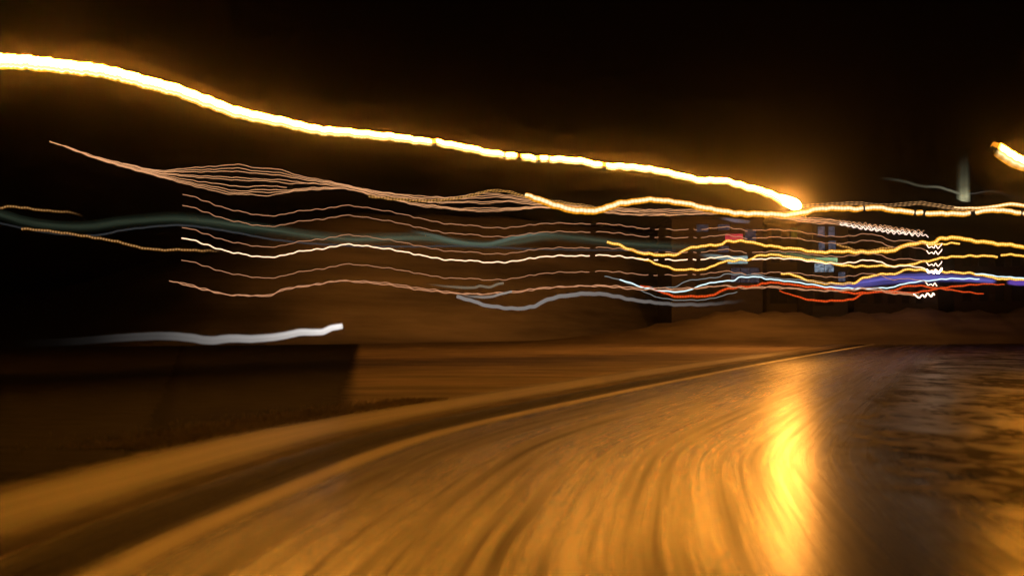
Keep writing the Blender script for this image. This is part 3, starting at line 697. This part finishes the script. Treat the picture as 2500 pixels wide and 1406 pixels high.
# --- soft green, grey and white bands
green_m = glow('green_band', (.07, .095, .06), 1.2, alpha_across=[(0, 0), (.2, .08), (.5, .5), (.8, .12), (1, 0)], alpha_along=[(0, .28), (.2, .30), (.45, .6), (.62, .85), (.75, .6), (1, .35)], sample='NONE', streak=.6)
GREEN = [(-40, 515), (0, 523), (68, 543), (154, 554), (222, 553), (290, 543), (360, 536), (427, 533), (500, 540), (580, 552), (680, 565), (751, 575), (850, 584), (937, 582), (1039, 582), (1110, 592), (1193, 598), (1261, 590), (1346, 578), (1415, 583), (1517, 595), (1650, 602), (1720, 606)]
e = empty('green_light_band', at(850, 585, 47))
rel(make_trail('band_body', GREEN, [(-40, 15), (427, 18), (850, 17), (1200, 14), (1720, 14)], 47, green_m, ripple=.3, step=6, sides=18, flat=.5), e)
tag(e, 'long soft green light band drifting behind the peach trails', 'light trail', 'soft green light bands')
e = empty('green_light_band', at(1150, 590, 48))
rel(make_trail('band_body', [(985, 560), (1050, 574), (1110, 590), (1160, 597), (1200, 595), (1250, 582), (1310, 572), (1380, 572)], [(985, 5), (1100, 8), (1250, 7), (1380, 6)], 48,
   glow('green_bright_band', (.11, .155, .12), 1.0, alpha_across=[(0, 0), (.5, .8), (1, 0)], alpha_along=[(0, 0), (.3, .7), (.7, .7), (1, 0)], sample='NONE', streak=.4), ripple=.3, step=5, sides=16, flat=.5), e)
tag(e, 'short brighter green light band sagging below the bundle', 'light trail', 'soft green light bands')
e = empty('green_light_band', at(1950, 630, 70))
rel(make_trail('band_body', [(1860, 615), (1910, 618), (1960, 626), (2010, 636), (2040, 640)], [(1860, 4), (1950, 7), (2040, 8)], 68,
   glow('green_sign_band', (.16, .22, .10), 1.0, alpha_across=[(0, 0), (.5, .8), (1, 0)], alpha_along=[(0, 0), (.6, .5), (1, 1)], sample='NONE', streak=.4), ripple=.3, step=5, sides=16, flat=.5), e)
tag(e, 'pale green light band trailing from the green lit sign', 'light trail', 'soft green light bands')
def band(label, pts, hw, d, col, L, aa, ac=((0, 0), (.25, .9), (.75, .9), (1, 0)), ripple=.6, streak=.3, name='pale_light_band', sample='NONE', along=None):
    e = empty(name, at(pts[len(pts)//2][0], pts[len(pts)//2][1], d))
    rel(make_trail('band_body', pts, hw, d, glow(name+'_glow', col, L, alpha_across=list(ac), alpha_along=aa, sample=sample, streak=streak, along=along), ripple=ripple, step=3, sides=16, flat=.45), e)
    return tag(e, label, 'light trail', 'soft pale light bands')
band('faint blue grey light band under the long green one', [(-40, 535), (60, 558), (150, 572), (239, 574), (307, 561), (437, 550), (546, 563), (683, 587), (850, 600), (1000, 602), (1141, 601), (1300, 608), (1500, 611), (1650, 611)], 3.0, 46.5, (.075, .08, .085), .6, [(0, .2), (.3, .4), (.6, .5), (1, .2)])
band('bright white band with a blunt right end, low at the left', [(20, 840), (100, 837), (171, 834), (290, 825), (393, 820), (461, 824), (512, 831), (563, 826), (614, 827), (683, 821), (734, 811), (785, 810), (812, 800), (836, 796)],
     [(20, 11), (290, 11), (512, 11.5), (614, 10.5), (734, 9.5), (836, 7.5)], 14.0, (.82, .76, .72), 1.3, [(0, 0), (.12, .1), (.25, .35), (.45, .8), (.6, .95), (.985, 1), (1, .6)], ((0, 0), (.2, 1), (.8, 1), (1, 0)), ripple=.3, streak=.35,
     along=[(0, .003), (.25, .010), (.45, .05), (.6, .15), (.75, .30), (.9, .6), (1, .95)])
band('grey white band sagging below the twisted peach trail', [(1115, 723), (1150, 734), (1192, 746), (1252, 753), (1302, 748), (1342, 730), (1412, 718), (1468, 718), (1553, 733), (1648, 743), (1740, 742), (1830, 732)],
     [(1115, 5), (1252, 5), (1412, 6), (1553, 5), (1830, 5)], 30, (.30, .27, .25), .7, [(0, 1), (.3, .8), (.55, .5), (.75, .3), (1, 0)], ((0, 0), (.2, .9), (.8, .9), (1, 0)), ripple=1.2)
band('faint beige band with an upturned end above the twisted peach trail', [(1030, 692), (1080, 698), (1130, 702), (1160, 702), (1172, 698), (1195, 701), (1215, 694), (1230, 691)], [(1030, 2), (1130, 4), (1230, 3.4)], 33, (.22, .17, .11), .8, [(0, 0), (.5, .6), (1, .9)], ripple=.3)
band('faint white band touching the twisted peach trail', [(1115, 716), (1150, 724), (1200, 724), (1230, 716), (1250, 712)], [(1115, 2), (1180, 4), (1250, 3)], 33.5, (.34, .30, .26), .8, [(0, 0), (.5, .5), (1, .9)], ripple=.5)
band('pale cyan smear beside the cyan lit window', [(1700, 622), (1745, 626), (1790, 634), (1824, 633)], [(1700, 3), (1770, 8), (1824, 11)], 69, (.30, .42, .42), .8, [(0, 0), (.5, .45), (1, .9)], ripple=.3, streak=.5)
band('mauve grey smear above the mauve building', [(1752, 532), (1785, 537), (1815, 541), (1830, 541)], [(1752, 3), (1800, 6), (1830, 5)], 70, (.16, .13, .15), .8, [(0, 0), (.5, .7), (1, .3)], ripple=.3)

# --- the pale green column of light under the corner trail, with its thin tail
e = empty('light_column', at(2350, 490, 60))
P = [at(2344+(6 if k > 20 else 0)*0+.5*k, 494-114*k/24, 60) for k in range(25)]
def vtube(name, x, y0, y1, hw, d, mat):
    n = 24; v = []; f = []; uv = []; sd = 16
    for i in range(n+1):
        t = i/n; c = at(x-2*t, y0+(y1-y0)*t, d)
        for k in range(sd):
            a = 2*math.pi*k/sd
            v.append((c.x+math.cos(a)*hw/F*d, c.y+math.sin(a)*hw/F*d*.6, c.z+(-(math.cos(a))*5/F*d if i == 0 else 0))); uv.append((t, .5+.5*math.cos(a)))
    for i in range(n):
        for k in range(sd):
            a, b = i*sd+k, i*sd+(k+1) % sd; f.append((a, b, b+sd, a+sd))
    f.append(tuple(range(sd))[::-1]); f.append(tuple(n*sd+k for k in range(sd)))
    me = mesh(name, v, f); l1 = me.uv_layers.new(name='UVMap'); l2 = me.uv_layers.new(name='along')
    for lp in me.loops:
        t, q = uv[lp.vertex_index]; l1.data[lp.index].uv = (t*4, q); l2.data[lp.index].uv = (t, 0)
    return link(name, me, mat)
colm = glow('column_glow', (.70, .66, .38), .95, along=[(0, 1.0), (.06, .95), (.14, .55), (.28, .24), (.6, .12), (1, .03)], alpha_across=[(0, 0), (.25, .12), (.6, .6), (.8, .2), (1, 0)], alpha_along=[(0, .6), (.08, 1), (.3, .8), (.6, .5), (1, 0)], sample='NONE', streak=.25)
rel(vtube('column_body', 2352, 489, 372, 17, 60, colm), e)
rel(make_trail('column_tail', [(2130, 436), (2170, 437), (2210, 444), (2250, 455), (2290, 457), (2315, 464), (2345, 474)], [(2130, 5), (2250, 4.5), (2345, 4)], 60,
   glow('tail_glow', (.55, .52, .34), .2, alpha_across=[(0, 0), (.5, .8), (1, 0)], alpha_along=[(0, 0), (.5, .25), (1, 1)], sample='NONE'), ripple=.3, sides=14, flat=.5), e)
rel(make_trail('column_tail', [(2362, 475), (2400, 469), (2430, 468), (2470, 480), (2520, 487)], 1.4, 60,
   glow('thin_tail_glow', (.5, .5, .45), .10, alpha_across=[(0, 0), (.5, .8), (1, 0)], alpha_along=[(0, 1), (.5, .3), (.7, .2), (1, .5)], sample='NONE'), ripple=1.0, sides=10), e)
tag(e, 'pale green upright column of light with a thin tail, under the corner trail', 'light trail')

# ------------------------------------------------------------------ haze
hz = MB().box(-180, 180, -6, 190, -1.0, 16.0)
hzm, nt, out = new_mat('night_haze')
pv = nt.nodes.new('ShaderNodeVolumePrincipled')
pv.inputs['Color'].default_value = (0.9, 0.88, 0.86, 1); pv.inputs['Density'].default_value = HAZE_DENSITY; pv.inputs['Anisotropy'].default_value = HAZE_G
nt.links.new(pv.outputs[0], out.inputs['Volume'])
ho = hz.build('haze', hzm); tag(ho, kind='stuff')
